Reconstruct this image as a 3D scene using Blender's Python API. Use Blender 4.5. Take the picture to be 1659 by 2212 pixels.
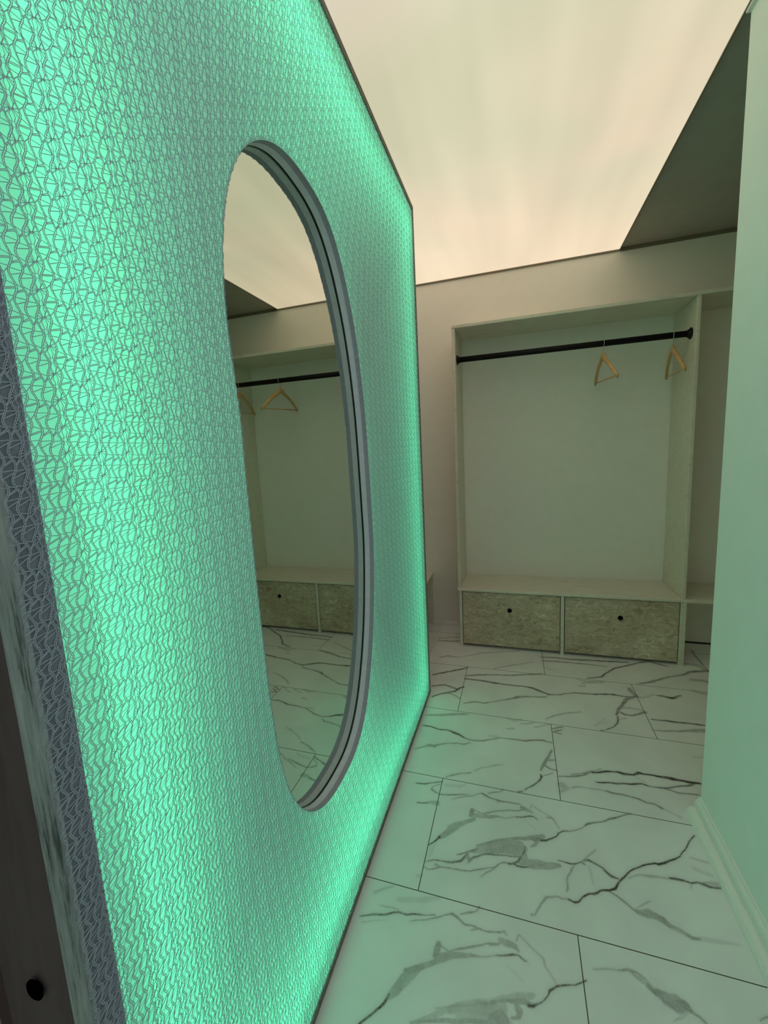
import bpy, bmesh, math, random
import numpy as np
from mathutils import Matrix, Vector
random.seed(7); rng = np.random.default_rng(11)
for o in list(bpy.data.objects): bpy.data.objects.remove(o)
SC = bpy.context.scene; COL = SC.collection

# ------------------------------------------------------------------ camera
CAM_H = 1.5
yaw, pitch, roll = 0.31155788, -0.14038082, 0.0501939
Rz = Matrix.Rotation(yaw, 3, 'Z'); Rx = Matrix.Rotation(pitch, 3, 'X'); Ry = Matrix.Rotation(roll, 3, 'Y')
R = Rz @ Rx @ Ry
right, fwd, up = R.col[0], R.col[1], R.col[2]
cd = bpy.data.cameras.new('camera'); cam = bpy.data.objects.new('camera', cd); COL.objects.link(cam)
M = Matrix((( right[0], up[0], -fwd[0], 0), (right[1], up[1], -fwd[1], 0), (right[2], up[2], -fwd[2], CAM_H), (0, 0, 0, 1)))
cam.matrix_world = M
cd.sensor_fit = 'HORIZONTAL'; cd.sensor_width = 36; cd.lens = 897.70/1659*36; cd.clip_start = 0.02
SC.camera = cam

# ------------------------------------------------------------------ light levels
CEIL_STRENGTH = 0.90
LED_POWER = 1.0
LP = (4.7, 4.2, 4.4, 3.9)   # near side, far side, top, bottom
LED_COLOR = (0.09, 1.0, 0.47)
REAR_POWER = 0.0
w = bpy.data.worlds.new('world'); SC.world = w; w.use_nodes = True
w.node_tree.nodes['Background'].inputs[0].default_value = (0.5, 0.6, 0.8, 1)
w.node_tree.nodes['Background'].inputs[1].default_value = 0.0
SC.view_settings.view_transform = 'Standard'; SC.view_settings.look = 'None'
SC.view_settings.exposure = 0.12; SC.view_settings.gamma = 1.0
SC.view_settings.use_curve_mapping = False
SC.cycles.max_bounces = 12; SC.cycles.transmission_bounces = 8; SC.cycles.diffuse_bounces = 10
SC.cycles.caustics_reflective = True

# ------------------------------------------------------------------ helpers
def nm(name, base, rough=0.6, metal=0.0, spec=0.5):
    m = bpy.data.materials.new(name); m.use_nodes = True
    b = m.node_tree.nodes['Principled BSDF']
    b.inputs['Base Color'].default_value = (*base, 1); b.inputs['Roughness'].default_value = rough
    b.inputs['Metallic'].default_value = metal; b.inputs['Specular IOR Level'].default_value = spec
    return m, m.node_tree, b
def nd(nt, t, **kw):
    n = nt.nodes.new(t)
    for k, v in kw.items(): setattr(n, k, v)
    return n
def ramp(nt, stops):
    r = nd(nt, 'ShaderNodeValToRGB'); e = r.color_ramp.elements
    while len(e) < len(stops): e.new(0.5)
    for i, (p, c) in enumerate(stops): e[i].position = p; e[i].color = (*c, 1) if len(c) == 3 else c
    return r
def noise_mat(name, stops, scale=(5, 5, 5), detail=6, rough=0.6, nscale=1.0, bump=0.0, distortion=0.0, spec=0.3, nrough=0.6):
    m, nt, b = nm(name, stops[0][1], rough, spec=spec)
    tc = nd(nt, 'ShaderNodeTexCoord'); mp = nd(nt, 'ShaderNodeMapping'); mp.inputs['Scale'].default_value = scale
    nt.links.new(tc.outputs['Object'], mp.inputs[0])
    no = nd(nt, 'ShaderNodeTexNoise'); no.inputs['Scale'].default_value = nscale; no.inputs['Detail'].default_value = detail
    no.inputs['Roughness'].default_value = nrough; no.inputs['Distortion'].default_value = distortion
    nt.links.new(mp.outputs[0], no.inputs['Vector'])
    r = ramp(nt, stops); nt.links.new(no.outputs[0], r.inputs[0]); nt.links.new(r.outputs[0], b.inputs['Base Color'])
    if bump:
        bp = nd(nt, 'ShaderNodeBump'); bp.inputs['Strength'].default_value = bump; bp.inputs['Distance'].default_value = 0.002
        nt.links.new(no.outputs[0], bp.inputs['Height']); nt.links.new(bp.outputs[0], b.inputs['Normal'])
    return m
def obj(name, bm, mat, parent=None, smooth=False, loc=None):
    me = bpy.data.meshes.new(name)
    bmesh.ops.recalc_face_normals(bm, faces=bm.faces)
    bm.to_mesh(me); bm.free()
    if smooth:
        for p in me.polygons: p.use_smooth = True
    o = bpy.data.objects.new(name, me); COL.objects.link(o)
    if mat: me.materials.append(mat)
    if parent:
        o.parent = parent
        wl = Vector((0, 0, 0)); q = parent
        while q: wl += q.location; q = q.parent
        me.transform(Matrix.Translation(-wl))
    return o
def box(bm, x0, x1, y0, y1, z0, z1, bev=0.0, seg=2):
    r = bmesh.ops.create_cube(bm, size=1)
    for v in r['verts']:
        v.co = ((x0+x1)/2+v.co.x*(x1-x0), (y0+y1)/2+v.co.y*(y1-y0), (z0+z1)/2+v.co.z*(z1-z0))
    if bev:
        es = list({e for v in r['verts'] for e in v.link_edges})
        bmesh.ops.bevel(bm, geom=es, offset=bev, segments=seg, profile=0.5, affect='EDGES')
    return bm
def bx(*a, **k): return box(bmesh.new(), *a, **k)
def tube(bm, pts, rad, n=10, cap=True):
    pts = [Vector(p) for p in pts]; rings = []
    t = (pts[1]-pts[0]).normalized(); ref = Vector((0, 0, 1)) if abs(t.z) < 0.9 else Vector((1, 0, 0))
    u = t.cross(ref).normalized()
    for i, p in enumerate(pts):
        tt = ((pts[min(i+1, len(pts)-1)]-pts[max(i-1, 0)])).normalized()
        u = (u - tt*u.dot(tt)).normalized(); v = tt.cross(u)
        r = rad[i] if isinstance(rad, (list, tuple)) else rad
        rings.append([bm.verts.new(p+u*math.cos(2*math.pi*k/n)*r+v*math.sin(2*math.pi*k/n)*r) for k in range(n)])
    for a, b in zip(rings, rings[1:]):
        for k in range(n): bm.faces.new((a[k], a[(k+1) % n], b[(k+1) % n], b[k]))
    if cap: bm.faces.new(rings[0]); bm.faces.new(rings[-1])
    return bm
def empty(name, loc):
    o = bpy.data.objects.new(name, None); o.location = loc; o.empty_display_size = 0.1; COL.objects.link(o); return o
def tag(o, label, cat, group=None):
    o['label'] = label; o['category'] = cat
    if group: o['group'] = group
    return o
def struct(name, bm, m, label=None):
    o = obj(name, bm, m); o['kind'] = 'structure'
    if label: o['label'] = label
    return o
def raw_mesh(name, verts, faces, mat, parent=None):
    """fast mesh from numpy arrays; faces (n,4) quads"""
    me = bpy.data.meshes.new(name)
    if parent:
        wl = np.array(parent.location); verts = verts - wl
    me.vertices.add(len(verts)); me.vertices.foreach_set('co', verts.astype(np.float32).ravel())
    k = faces.shape[1]
    me.loops.add(faces.size); me.loops.foreach_set('vertex_index', faces.astype(np.int32).ravel())
    me.polygons.add(len(faces)); me.polygons.foreach_set('loop_start', np.arange(0, faces.size, k, dtype=np.int32))
    me.update(calc_edges=True); me.validate()
    if mat: me.materials.append(mat)
    o = bpy.data.objects.new(name, me); COL.objects.link(o)
    if parent: o.parent = parent
    return o
VEINS = [
(0.75,[(-0.4949,1.0683,3.3),(-0.4558,1.0789,6.0),(-0.4138,1.0921,7.4),(-0.3727,1.1085,5.4),(-0.3462,1.1088,6.7),(-0.3216,1.1155,6.0),(-0.2937,1.1241,3.3),(-0.2619,1.1318,1.7)]),
(0.35,[(-0.4373,1.1175,3.5),(-0.3977,1.1157,4.1),(-0.362,1.1114,4.1),(-0.3458,1.1072,4.8)]),
(0.2,[(-0.4844,1.0507,4.6),(-0.4078,1.0727,3.2)]),
(0.25,[(-0.466,1.1562,9.6),(-0.4399,1.1768,8.4),(-0.4194,1.1902,5.8)]),
(0.15,[(-0.3841,1.1501,17.8),(-0.2962,1.1721,17.7),(-0.2539,1.1909,10.6)]),
(0.5,[(-0.3302,1.0895,2.6),(-0.297,1.1053,5.1),(-0.2569,1.1246,4.5),(-0.231,1.1436,3.9),(-0.2089,1.1541,5.9)]),
(0.6,[(-0.209,1.1548,8.7),(-0.1918,1.1492,9.5),(-0.1654,1.1379,4.9),(-0.1302,1.136,5.5),(-0.0953,1.131,4.0),(-0.0552,1.1335,5.3)]),
(0.5,[(-0.1826,1.1613,3.3),(-0.1515,1.1739,6.6),(-0.1311,1.1864,3.2),(-0.118,1.2023,4.5)]),
(0.45,[(-0.1394,1.1238,6.2),(-0.1261,1.129,7.7),(-0.1093,1.1352,3.7)]),
(0.5,[(-0.2384,1.062,15.1),(-0.2391,1.0467,20.0),(-0.2395,1.0302,16.5)]),
(0.5,[(-0.2384,1.062,3.9),(-0.2202,1.0564,3.3),(-0.202,1.0494,4.1),(-0.1703,1.0641,6.8),(-0.1316,1.0778,6.3),(-0.0863,1.0942,5.3),(-0.0541,1.1021,6.6)]),
(0.42,[(-0.2392,1.0289,17.0),(-0.207,1.0378,22.7),(-0.1746,1.0453,17.2),(-0.1422,1.0513,11.7),(-0.1161,1.0528,4.1),(-0.0843,1.0601,2.3),(-0.053,1.0702,3.4)]),
(0.42,[(-0.2123,1.029,16.5),(-0.2426,1.0106,13.8),(-0.2656,0.9916,16.7),(-0.2876,0.9703,25.3),(-0.3112,0.9448,33.8),(-0.3335,0.9177,25.2),(-0.3506,0.8977,13.9)]),
(0.5,[(-0.3108,0.9693,15.9),(-0.2799,0.9806,21.3),(-0.2621,0.9911,13.5)]),
(0.85,[(-0.3493,0.9044,6.4),(-0.362,0.8821,7.3),(-0.3765,0.8671,6.1),(-0.3871,0.851,5.0),(-0.4021,0.8304,5.5),(-0.4078,0.8203,6.2)]),
(0.3,[(-0.2707,0.8594,6.6),(-0.2185,0.8844,13.4),(-0.1918,0.9035,13.5),(-0.1523,0.9216,20.3),(-0.1094,0.9384,29.5),(-0.0492,0.9625,34.4)]),
(0.4,[(-0.2155,0.9003,2.7),(-0.1756,0.9163,4.5),(-0.1241,0.9367,5.4),(-0.0841,0.9575,9.1),(-0.0496,0.9745,11.5)]),
(0.45,[(-0.2734,0.8582,6.5),(-0.2199,0.876,6.5),(-0.1492,0.897,11.0),(-0.0929,0.9152,11.0),(-0.0481,0.9301,19.9)]),
(0.25,[(-0.0484,0.9391,36.0),(-0.0935,0.9241,31.1),(-0.15,0.9036,19.8)]),
(0.3,[(-0.0734,0.9581,25.1),(-0.0448,0.9808,13.8),(-0.0007,0.9956,21.4),(0.0377,1.0138,14.1)]),
(0.5,[(-0.0738,0.9641,9.3),(-0.03,0.9824,8.4),(0.0138,0.9923,15.9),(0.034,0.9894,12.9),(0.0544,0.9987,4.6)]),
(0.85,[(0.0253,0.987,10.2),(0.0368,0.989,8.2),(0.0514,0.9967,4.5),(0.0661,1.0045,2.7),(0.0788,1.0228,2.6),(0.084,1.0356,5.1),(0.1039,1.0488,4.4),(0.1278,1.0562,4.3),(0.1515,1.062,2.5),(0.1759,1.0779,4.1)]),
(0.45,[(-0.0066,0.9792,12.7),(0.002,0.9673,18.5),(-0.0009,0.9548,10.9),(-0.0208,0.9469,6.6)]),
(0.45,[(-0.072,0.9325,22.1),(-0.0493,0.9412,33.4),(-0.0374,0.9247,36.1)]),
(0.25,[(-0.0714,0.9212,38.7),(-0.0542,0.92,38.7)]),
(0.35,[(0.1043,1.0527,2.7),(0.0879,1.0692,3.4),(0.0739,1.0843,4.9),(0.0719,1.1005,6.4),(0.0477,1.1139,4.3),(0.0227,1.1308,3.6),(0.0001,1.143,3.9),(-0.0081,1.1254,4.2)]),
(0.4,[(-0.0522,1.1133,13.4),(-0.0292,1.1105,20.0),(-0.013,1.109,17.4),(-0.0017,1.1003,8.5)]),
(0.75,[(-0.0635,1.0687,2.2),(-0.0382,1.0772,5.1),(-0.016,1.0833,6.3),(-0.0002,1.0877,4.5),(0.0154,1.0806,4.0),(0.0247,1.079,2.6)]),
(0.5,[(-0.0809,1.0918,5.2),(-0.0615,1.0986,5.0),(-0.0456,1.112,4.9)]),
(0.35,[(-0.083,1.1296,3.2),(-0.0629,1.132,5.6),(-0.0397,1.1415,7.3),(-0.0345,1.1335,3.7)]),
(0.15,[(-0.0314,1.0551,2.7),(0.0145,1.0303,2.6)]),
(0.5,[(0.0415,1.2094,7.8),(0.0534,1.2109,4.6),(0.0628,1.2322,6.4),(0.0708,1.2553,6.2),(0.0896,1.2802,8.2),(0.1221,1.2963,6.9),(0.1388,1.2899,5.8),(0.1595,1.2919,5.5)]),
(1,[(0.1595,1.2919,5.0),(0.1761,1.2892,6.9),(0.1906,1.2967,5.4),(0.2028,1.3126,4.8),(0.2333,1.3356,6.0),(0.2443,1.3404,8.5),(0.264,1.3569,5.7),(0.2894,1.3656,6.1),(0.312,1.3774,6.1),(0.3247,1.3981,4.9),(0.3308,1.4115,4.7),(0.355,1.4359,4.5),(0.3806,1.4569,4.1)]),
(0.9,[(0.2876,1.4321,6.9),(0.3092,1.4156,7.8),(0.3258,1.4121,3.8)]),
(0.4,[(0.1847,1.4046,5.9),(0.1664,1.3713,4.8),(0.1581,1.3264,5.0)]),
(0.15,[(0.239,1.4191,8.0),(0.249,1.37,6.0)]),
(0.6,[(0.2924,1.3634,4.6),(0.3143,1.3556,5.5),(0.3343,1.341,6.4),(0.3525,1.3213,7.1)]),
(0.35,[(0.3555,1.3204,3.3),(0.3761,1.3399,6.0),(0.4105,1.3617,3.9)]),
(0.5,[(0.3538,1.3199,8.8),(0.3698,1.314,19.0),(0.392,1.315,31.5),(0.4125,1.3105,21.5),(0.4322,1.3044,21.8),(0.4467,1.2922,15.6)]),
(0.3,[(0.36,1.4272,5.7),(0.4096,1.4485,7.1),(0.4547,1.4526,8.4),(0.4966,1.4591,8.3),(0.5175,1.4635,11.0)]),
(0.3,[(0.2052,1.1153,5.6),(0.2406,1.1197,6.7),(0.2736,1.1275,6.5)]),
(0.45,[(0.2736,1.1275,6.6),(0.2943,1.1319,8.4),(0.3163,1.1301,7.6),(0.337,1.124,7.0)]),
(0.4,[(0.2967,1.1299,5.1),(0.311,1.1194,7.9),(0.3264,1.1146,7.7)]),
(0.3,[(0.3239,1.1269,14.5),(0.3448,1.1121,17.9)]),
(0.55,[(0.3389,1.1105,14.1),(0.3556,1.1026,17.3),(0.3727,1.0976,20.0),(0.3883,1.0971,29.6),(0.4026,1.0939,43.6)]),
(1,[(0.2698,1.36,5.6),(0.2958,1.3687,6.6),(0.3136,1.382,5.8),(0.325,1.4006,5.3),(0.3363,1.4178,5.9),(0.3601,1.4422,4.2),(0.3979,1.4706,4.7),(0.4344,1.4916,5.9),(0.4707,1.5108,5.7),(0.4797,1.5094,8.5),(0.4943,1.517,8.9),(0.5108,1.531,6.5),(0.5364,1.5436,6.1),(0.556,1.5566,3.5),(0.5731,1.5809,3.3),(0.6068,1.6163,3.9),(0.625,1.642,3.9),(0.6465,1.6669,2.9)]),
(0.25,[(0.5911,1.5601,7.0),(0.6163,1.5533,6.9),(0.6458,1.5517,7.7)]),
(0.15,[(0.589,1.518,14.4),(0.6312,1.5039,14.3)]),
(0.3,[(0.374,1.435,3.7),(0.4116,1.4505,8.0),(0.4489,1.4533,9.3),(0.4987,1.4595,7.6)]),
(0.85,[(0.499,1.4607,6.8),(0.5233,1.4626,9.6),(0.5434,1.461,8.1),(0.5594,1.4567,5.9),(0.583,1.4665,6.7),(0.5962,1.4632,11.9),(0.611,1.457,9.8),(0.6281,1.4576,7.3),(0.6479,1.4653,5.3)]),
(0.3,[(0.5629,1.4542,5.2),(0.5534,1.4348,3.4)]),
(0.35,[(0.5989,1.4708,6.9),(0.6253,1.4727,17.2),(0.6492,1.4757,21.4)]),
(0.3,[(0.4503,1.2896,16.8),(0.4754,1.2852,18.8),(0.4915,1.2785,15.1)]),
(0.5,[(0.4512,1.2927,7.6),(0.4778,1.2844,8.4),(0.4957,1.2755,11.0),(0.5174,1.2788,8.1)]),
(0.2,[(0.5174,1.2788,13.2),(0.5695,1.289,13.7),(0.6081,1.2916,6.3),(0.6418,1.2956,4.2)]),
(0.55,[(0.3636,1.1047,18.9),(0.3801,1.0961,33.5),(0.4027,1.0938,37.5),(0.4257,1.0938,24.2),(0.4344,1.0858,12.5)]),
(0.45,[(0.4336,1.0835,9.2),(0.447,1.077,7.4),(0.4603,1.0649,8.0)]),
(0.25,[(0.4311,1.0828,3.3),(0.4012,1.0601,5.0),(0.3837,1.0471,2.0)]),
(0.7,[(0.5965,1.1051,2.7),(0.6063,1.1128,3.0),(0.6144,1.1171,3.9)]),
(0.6,[(-0.3239,1.6172,4.9),(-0.2854,1.623,8.7),(-0.2517,1.6331,6.8),(-0.2067,1.6461,2.4)]),
(0.5,[(-0.3685,1.6311,5.1),(-0.3616,1.6484,4.7),(-0.3334,1.6723,4.9)]),
(0.6,[(-0.3665,1.6316,6.7),(-0.3486,1.6219,6.7),(-0.3269,1.6164,3.9)]),
(0.8,[(-0.4408,1.6521,7.3),(-0.4042,1.656,8.2),(-0.3699,1.67,5.1),(-0.3301,1.6892,5.2)]),
(0.7,[(-0.4176,1.5516,6.5),(-0.3947,1.5551,6.5),(-0.3763,1.5608,4.6)]),
(0.35,[(-0.3837,1.5589,9.3),(-0.3579,1.5669,18.6),(-0.3325,1.5663,27.8)]),
(0.15,[(-0.309,1.6722,15.4),(-0.2501,1.6819,15.2),(-0.2281,1.6979,8.8)]),
(0.45,[(-0.2707,1.6023,2.8),(-0.2384,1.6203,5.6),(-0.1984,1.6403,5.6),(-0.1695,1.6605,4.7),(-0.1489,1.6668,7.8)]),
(0.7,[(-0.1509,1.6673,10.0),(-0.1275,1.6599,7.9),(-0.1044,1.6512,4.9),(-0.0781,1.6459,6.8),(-0.0487,1.6463,5.8),(-0.0268,1.6448,4.8),(0.0058,1.6462,4.8)]),
(0.4,[(-0.0815,1.6379,5.6),(-0.0633,1.644,8.4),(-0.0451,1.6496,4.7)]),
(0.5,[(-0.1247,1.6755,3.9),(-0.0949,1.6881,6.7),(-0.0726,1.7013,4.6),(-0.0634,1.7128,5.1)]),
(0.55,[(-0.182,1.5702,14.9),(-0.1805,1.5548,19.5),(-0.1883,1.5417,11.1)]),
(0.5,[(-0.1768,1.5738,3.7),(-0.1579,1.5674,3.6),(-0.1429,1.5623,4.4),(-0.1113,1.5763,6.9),(-0.076,1.5908,6.1),(-0.0335,1.6054,5.4),(-0.0015,1.6123,6.2),(0.0233,1.6232,8.8)]),
(0.4,[(-0.1743,1.5475,22.0),(-0.1386,1.5523,19.7),(-0.1032,1.5593,13.1),(-0.075,1.5644,7.0),(-0.047,1.5682,3.5),(-0.0121,1.5786,3.5)]),
(0.8,[(-0.0121,1.5786,3.4),(0.0158,1.588,5.2),(0.0436,1.5952,6.2),(0.0609,1.5975,4.6),(0.076,1.5906,2.8)]),
(0.45,[(0.0128,1.6318,14.4),(0.0304,1.625,19.1),(0.0479,1.6228,14.3),(0.0581,1.6143,6.5)]),
(0.35,[(0.0501,1.6369,4.0),(0.0578,1.6572,4.9),(0.09,1.6314,3.8),(0.1266,1.6145,4.7),(0.1323,1.601,5.3),(0.153,1.5709,3.5)]),
(0.42,[(-0.1692,1.5313,16.1),(-0.1994,1.5105,15.8),(-0.229,1.4879,23.0),(-0.257,1.4577,29.4),(-0.2775,1.43,21.5),(-0.2949,1.4075,14.2)]),
(0.4,[(-0.2726,1.4661,7.8),(-0.2432,1.4863,20.0),(-0.2092,1.5016,20.4)]),
(0.95,[(-0.2909,1.4145,7.0),(-0.3043,1.3914,5.6),(-0.322,1.3741,4.3)]),
(0.12,[(-0.3069,1.3773,20.2),(-0.3158,1.334,19.8)]),
(0.45,[(-0.1514,1.4107,6.5),(-0.1095,1.4293,10.8),(-0.0772,1.4454,14.5),(-0.0348,1.4662,14.8),(0.0046,1.4823,13.2),(0.0475,1.4994,19.0),(0.0939,1.5194,19.2)]),
(0.38,[(-0.172,1.383,10.5),(-0.1339,1.4004,31.7),(-0.0924,1.4188,35.7),(-0.0441,1.439,39.9),(-0.0118,1.4513,36.5),(0.0109,1.461,21.9)]),
(0.42,[(-0.1205,1.3966,21.3),(-0.0758,1.4121,25.0),(-0.0374,1.4259,40.3),(-0.0021,1.4316,46.9),(0.0171,1.444,33.8)]),
(0.7,[(-0.2227,1.3623,3.5),(-0.194,1.3717,4.9),(-0.1722,1.3848,4.8),(-0.147,1.3988,5.6)]),
(0.7,[(-0.1803,1.338,2.5),(-0.1718,1.349,8.1),(-0.1571,1.3652,8.5),(-0.1323,1.379,6.9),(-0.0974,1.3911,6.4),(-0.0591,1.3966,4.3),(-0.0243,1.4023,4.3),(0.0072,1.4089,5.0)]),
(0.45,[(-0.1845,1.376,13.7),(-0.179,1.3559,17.2),(-0.1732,1.3468,14.0)]),
(0.7,[(-0.3206,1.3076,2.7),(-0.2925,1.3179,4.1),(-0.2602,1.3237,4.8),(-0.2307,1.3246,8.8),(-0.2095,1.3372,9.6),(-0.1926,1.3594,9.5),(-0.1809,1.3733,6.4)]),
(0.6,[(0.0441,1.4966,8.3),(0.0635,1.4939,20.0),(0.0864,1.5019,14.1),(0.1026,1.5042,9.6)]),
(0.95,[(0.0863,1.4999,8.6),(0.1059,1.5051,5.3),(0.1242,1.5157,3.2),(0.1387,1.5371,3.6),(0.1446,1.5485,5.2),(0.1619,1.5611,3.9),(0.1748,1.5645,4.2)]),
(0.45,[(0.0463,1.4629,6.7),(0.0627,1.4747,11.6),(0.0796,1.4943,9.4)]),
(0.8,[(0.0269,1.4559,4.5),(0.025,1.4388,6.0),(0.0136,1.4177,5.2),(0.0072,1.4053,6.3),(-0.0023,1.3888,8.0),(-0.0271,1.377,7.2)]),
(0.45,[(0.0234,1.4384,13.2),(0.0229,1.4095,24.3),(0.0132,1.3895,22.8)]),
(0.45,[(0.007,1.3878,17.3),(0.0349,1.3952,32.1),(0.0686,1.3973,36.0),(0.1051,1.402,28.7),(0.1383,1.4057,10.8)]),
(0.9,[(-0.0364,1.3728,4.8),(-0.0147,1.3786,6.5),(-0.0023,1.3733,7.3),(0.0161,1.3738,6.2),(0.0376,1.3823,3.3)]),
(0.6,[(-0.0271,1.378,4.9),(-0.0489,1.3729,4.7),(-0.0674,1.3611,3.7),(-0.0853,1.3427,3.1),(-0.1128,1.3303,3.2),(-0.1399,1.3154,3.8),(-0.167,1.3035,4.5),(-0.1982,1.2991,5.3),(-0.2236,1.2974,4.0),(-0.2499,1.3005,4.1),(-0.2624,1.2972,5.2),(-0.289,1.2816,4.5),(-0.3108,1.2758,3.3),(-0.3241,1.2841,3.4)]),
(0.4,[(-0.2829,1.302,10.3),(-0.2721,1.2963,13.6),(-0.2559,1.2972,6.7)]),
(0.45,[(-0.0703,1.3569,4.1),(-0.091,1.3311,4.7),(-0.1116,1.3124,4.1),(-0.1258,1.2955,2.3)]),
(0.1,[(0.0157,1.5793,4.5),(0.072,1.5396,4.4)]),
(0.2,[(-0.3464,1.2429,12.6),(-0.3313,1.2486,9.5)]),
(0.8,[(0.1032,1.5057,6.5),(0.122,1.5163,5.3),(0.1359,1.5332,3.4),(0.1464,1.5493,3.8),(0.1695,1.563,4.5),(0.188,1.5669,4.7)]),
(0.5,[(0.188,1.5669,5.4),(0.2183,1.5785,4.5),(0.2414,1.59,5.8),(0.2622,1.6092,5.4)]),
(0.7,[(0.2584,1.6082,5.3),(0.2712,1.6208,9.7),(0.2984,1.6326,7.5),(0.3261,1.6469,5.4),(0.355,1.6663,10.5),(0.3804,1.6849,5.5),(0.4132,1.7032,6.0),(0.4407,1.7127,4.2)]),
(0.4,[(0.1097,1.6075,6.1),(0.1289,1.61,8.5),(0.1373,1.5954,4.0),(0.1519,1.5712,3.9)]),
(0.45,[(0.0966,1.4014,27.9),(0.1171,1.4049,26.2),(0.1408,1.4074,16.3)]),
(0.9,[(0.1429,1.4311,4.3),(0.1629,1.4287,6.1),(0.179,1.4234,5.1),(0.1959,1.426,5.3),(0.214,1.4384,4.9),(0.2281,1.4326,4.4)]),
(0.6,[(0.214,1.4384,2.8),(0.2358,1.4519,13.8),(0.2492,1.4536,8.5)]),
(0.9,[(0.2458,1.4526,9.1),(0.2672,1.4431,6.3),(0.2881,1.4337,6.3),(0.3069,1.4149,6.1),(0.3222,1.4137,4.2)]),
(0.3,[(0.2295,1.4541,9.1),(0.2495,1.4771,7.3),(0.2745,1.5079,6.2)]),
(0.5,[(0.1957,1.424,3.5),(0.1819,1.4053,4.7),(0.1747,1.3849,4.2),(0.1602,1.356,4.4),(0.1549,1.3201,3.9)]),
(0.18,[(0.2422,1.4289,5.5),(0.2467,1.3757,4.5)]),
(0.65,[(0.1744,1.8478,5.0),(0.2116,1.8602,6.3),(0.2549,1.8711,7.5),(0.2861,1.8851,8.3),(0.3188,1.9088,8.6),(0.3542,1.9208,10.4)]),
(0.5,[(0.2344,1.8752,5.0),(0.2787,1.8925,6.2),(0.3198,1.9153,6.1),(0.3663,1.9428,5.0)]),
(1,[(0.3319,1.9121,9.1),(0.3716,1.9252,11.8),(0.4069,1.9372,9.4),(0.4319,1.9384,8.4),(0.4554,1.9338,12.5),(0.4925,1.937,7.9),(0.5251,1.9556,12.1),(0.5527,1.9539,9.8),(0.5891,1.957,8.5),(0.6196,1.9538,12.7),(0.6585,1.9546,18.3),(0.6888,1.9534,11.3),(0.7186,1.9522,12.6),(0.7641,1.9538,11.2)]),
(0.95,[(0.335,1.8552,3.8),(0.3685,1.8619,7.6),(0.4183,1.8716,7.6),(0.4678,1.8812,8.9),(0.5139,1.894,10.5),(0.5359,1.8885,8.1)]),
(0.6,[(0.5359,1.8885,8.0),(0.5696,1.8857,6.6),(0.6006,1.8879,9.3),(0.6295,1.884,8.1),(0.649,1.8752,7.9),(0.6871,1.8794,6.5),(0.735,1.8819,9.1)]),
(0.75,[(0.5843,1.8837,6.3),(0.621,1.8931,8.6),(0.6604,1.9116,7.4),(0.7021,1.925,8.7),(0.7256,1.9395,9.9),(0.7463,1.9563,7.3)]),
(0.2,[(0.4953,1.9315,5.6),(0.5297,1.9103,8.3),(0.54,1.8896,5.2)]),
(0.3,[(0.1807,1.8015,31.1),(0.1997,1.7861,27.7),(0.1807,1.7586,12.5)]),
(0.4,[(0.2252,1.7954,9.2),(0.2595,1.8098,6.1),(0.2995,1.8086,4.9),(0.3441,1.8142,7.5),(0.3708,1.8098,8.8)]),
(0.65,[(0.3673,1.8117,7.6),(0.3933,1.8056,11.2),(0.4278,1.8051,8.7),(0.4611,1.8011,7.5),(0.49,1.7968,7.5),(0.5127,1.7843,7.4),(0.5418,1.784,7.4),(0.5648,1.7696,9.8)]),
(0.25,[(0.5648,1.7696,7.4),(0.5918,1.7592,8.5),(0.6222,1.7452,7.2)]),
(0.45,[(-0.4986,2.1501,8.7),(-0.4463,2.1651,13.9),(-0.3947,2.1835,21.0),(-0.3427,2.2002,21.1),(-0.2901,2.2108,21.1),(-0.2639,2.2169,7.0)]),
(0.8,[(-0.4962,2.0609,6.4),(-0.4535,2.0603,7.9),(-0.4089,2.0465,9.4),(-0.3625,2.0472,9.3),(-0.3465,2.0431,12.2),(-0.3249,2.0349,16.6),(-0.299,2.0295,13.3),(-0.2721,2.013,10.0)]),
(0.6,[(-0.2721,2.013,10.3),(-0.2465,2.0041,8.8),(-0.2169,2.0001,7.3),(-0.1696,2.0116,10.1),(-0.1323,2.0281,7.2),(-0.0902,2.0495,7.4),(-0.0476,2.0538,6.0)]),
(0.7,[(-0.0476,2.0538,6.0),(-0.0006,2.0563,7.5),(0.0412,2.0592,10.3),(0.0831,2.0745,8.8),(0.1296,2.088,9.0),(0.1384,2.0828,6.1),(0.1655,2.0821,4.5)]),
(0.5,[(-0.4943,1.8674,5.4),(-0.4557,1.8946,8.1),(-0.4342,1.9106,16.8),(-0.4092,1.9095,15.3),(-0.3834,1.9303,8.3),(-0.342,1.9476,7.1),(-0.2995,1.958,8.6),(-0.261,1.9601,9.8),(-0.2343,1.9812,5.4)]),
(0.2,[(-0.1387,2.0566,18.3),(-0.0954,2.0595,10.6)]),
(0.25,[(-0.0557,2.2265,12.1),(-0.0202,2.2178,24.0),(0.0199,2.2315,15.2)]),
(0.4,[(0.0195,2.1954,6.6),(0.059,2.2048,11.5),(0.0815,2.2184,9.5)]),
(0.3,[(-0.0539,2.1356,9.5),(-0.0247,2.1426,17.5)]),
(0.35,[(0.0872,2.1774,7.8),(0.1266,2.1989,7.7),(0.1619,2.226,7.6)]),
(0.45,[(-0.3205,1.7217,5.6),(-0.2918,1.7366,12.3),(-0.2636,1.7556,8.0),(-0.2129,1.7725,8.2)]),
(0.3,[(-0.1968,1.7874,5.5),(-0.1643,1.817,8.1),(-0.1258,1.8328,5.9),(-0.092,1.8568,10.7),(-0.0704,1.8653,6.2)]),
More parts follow.
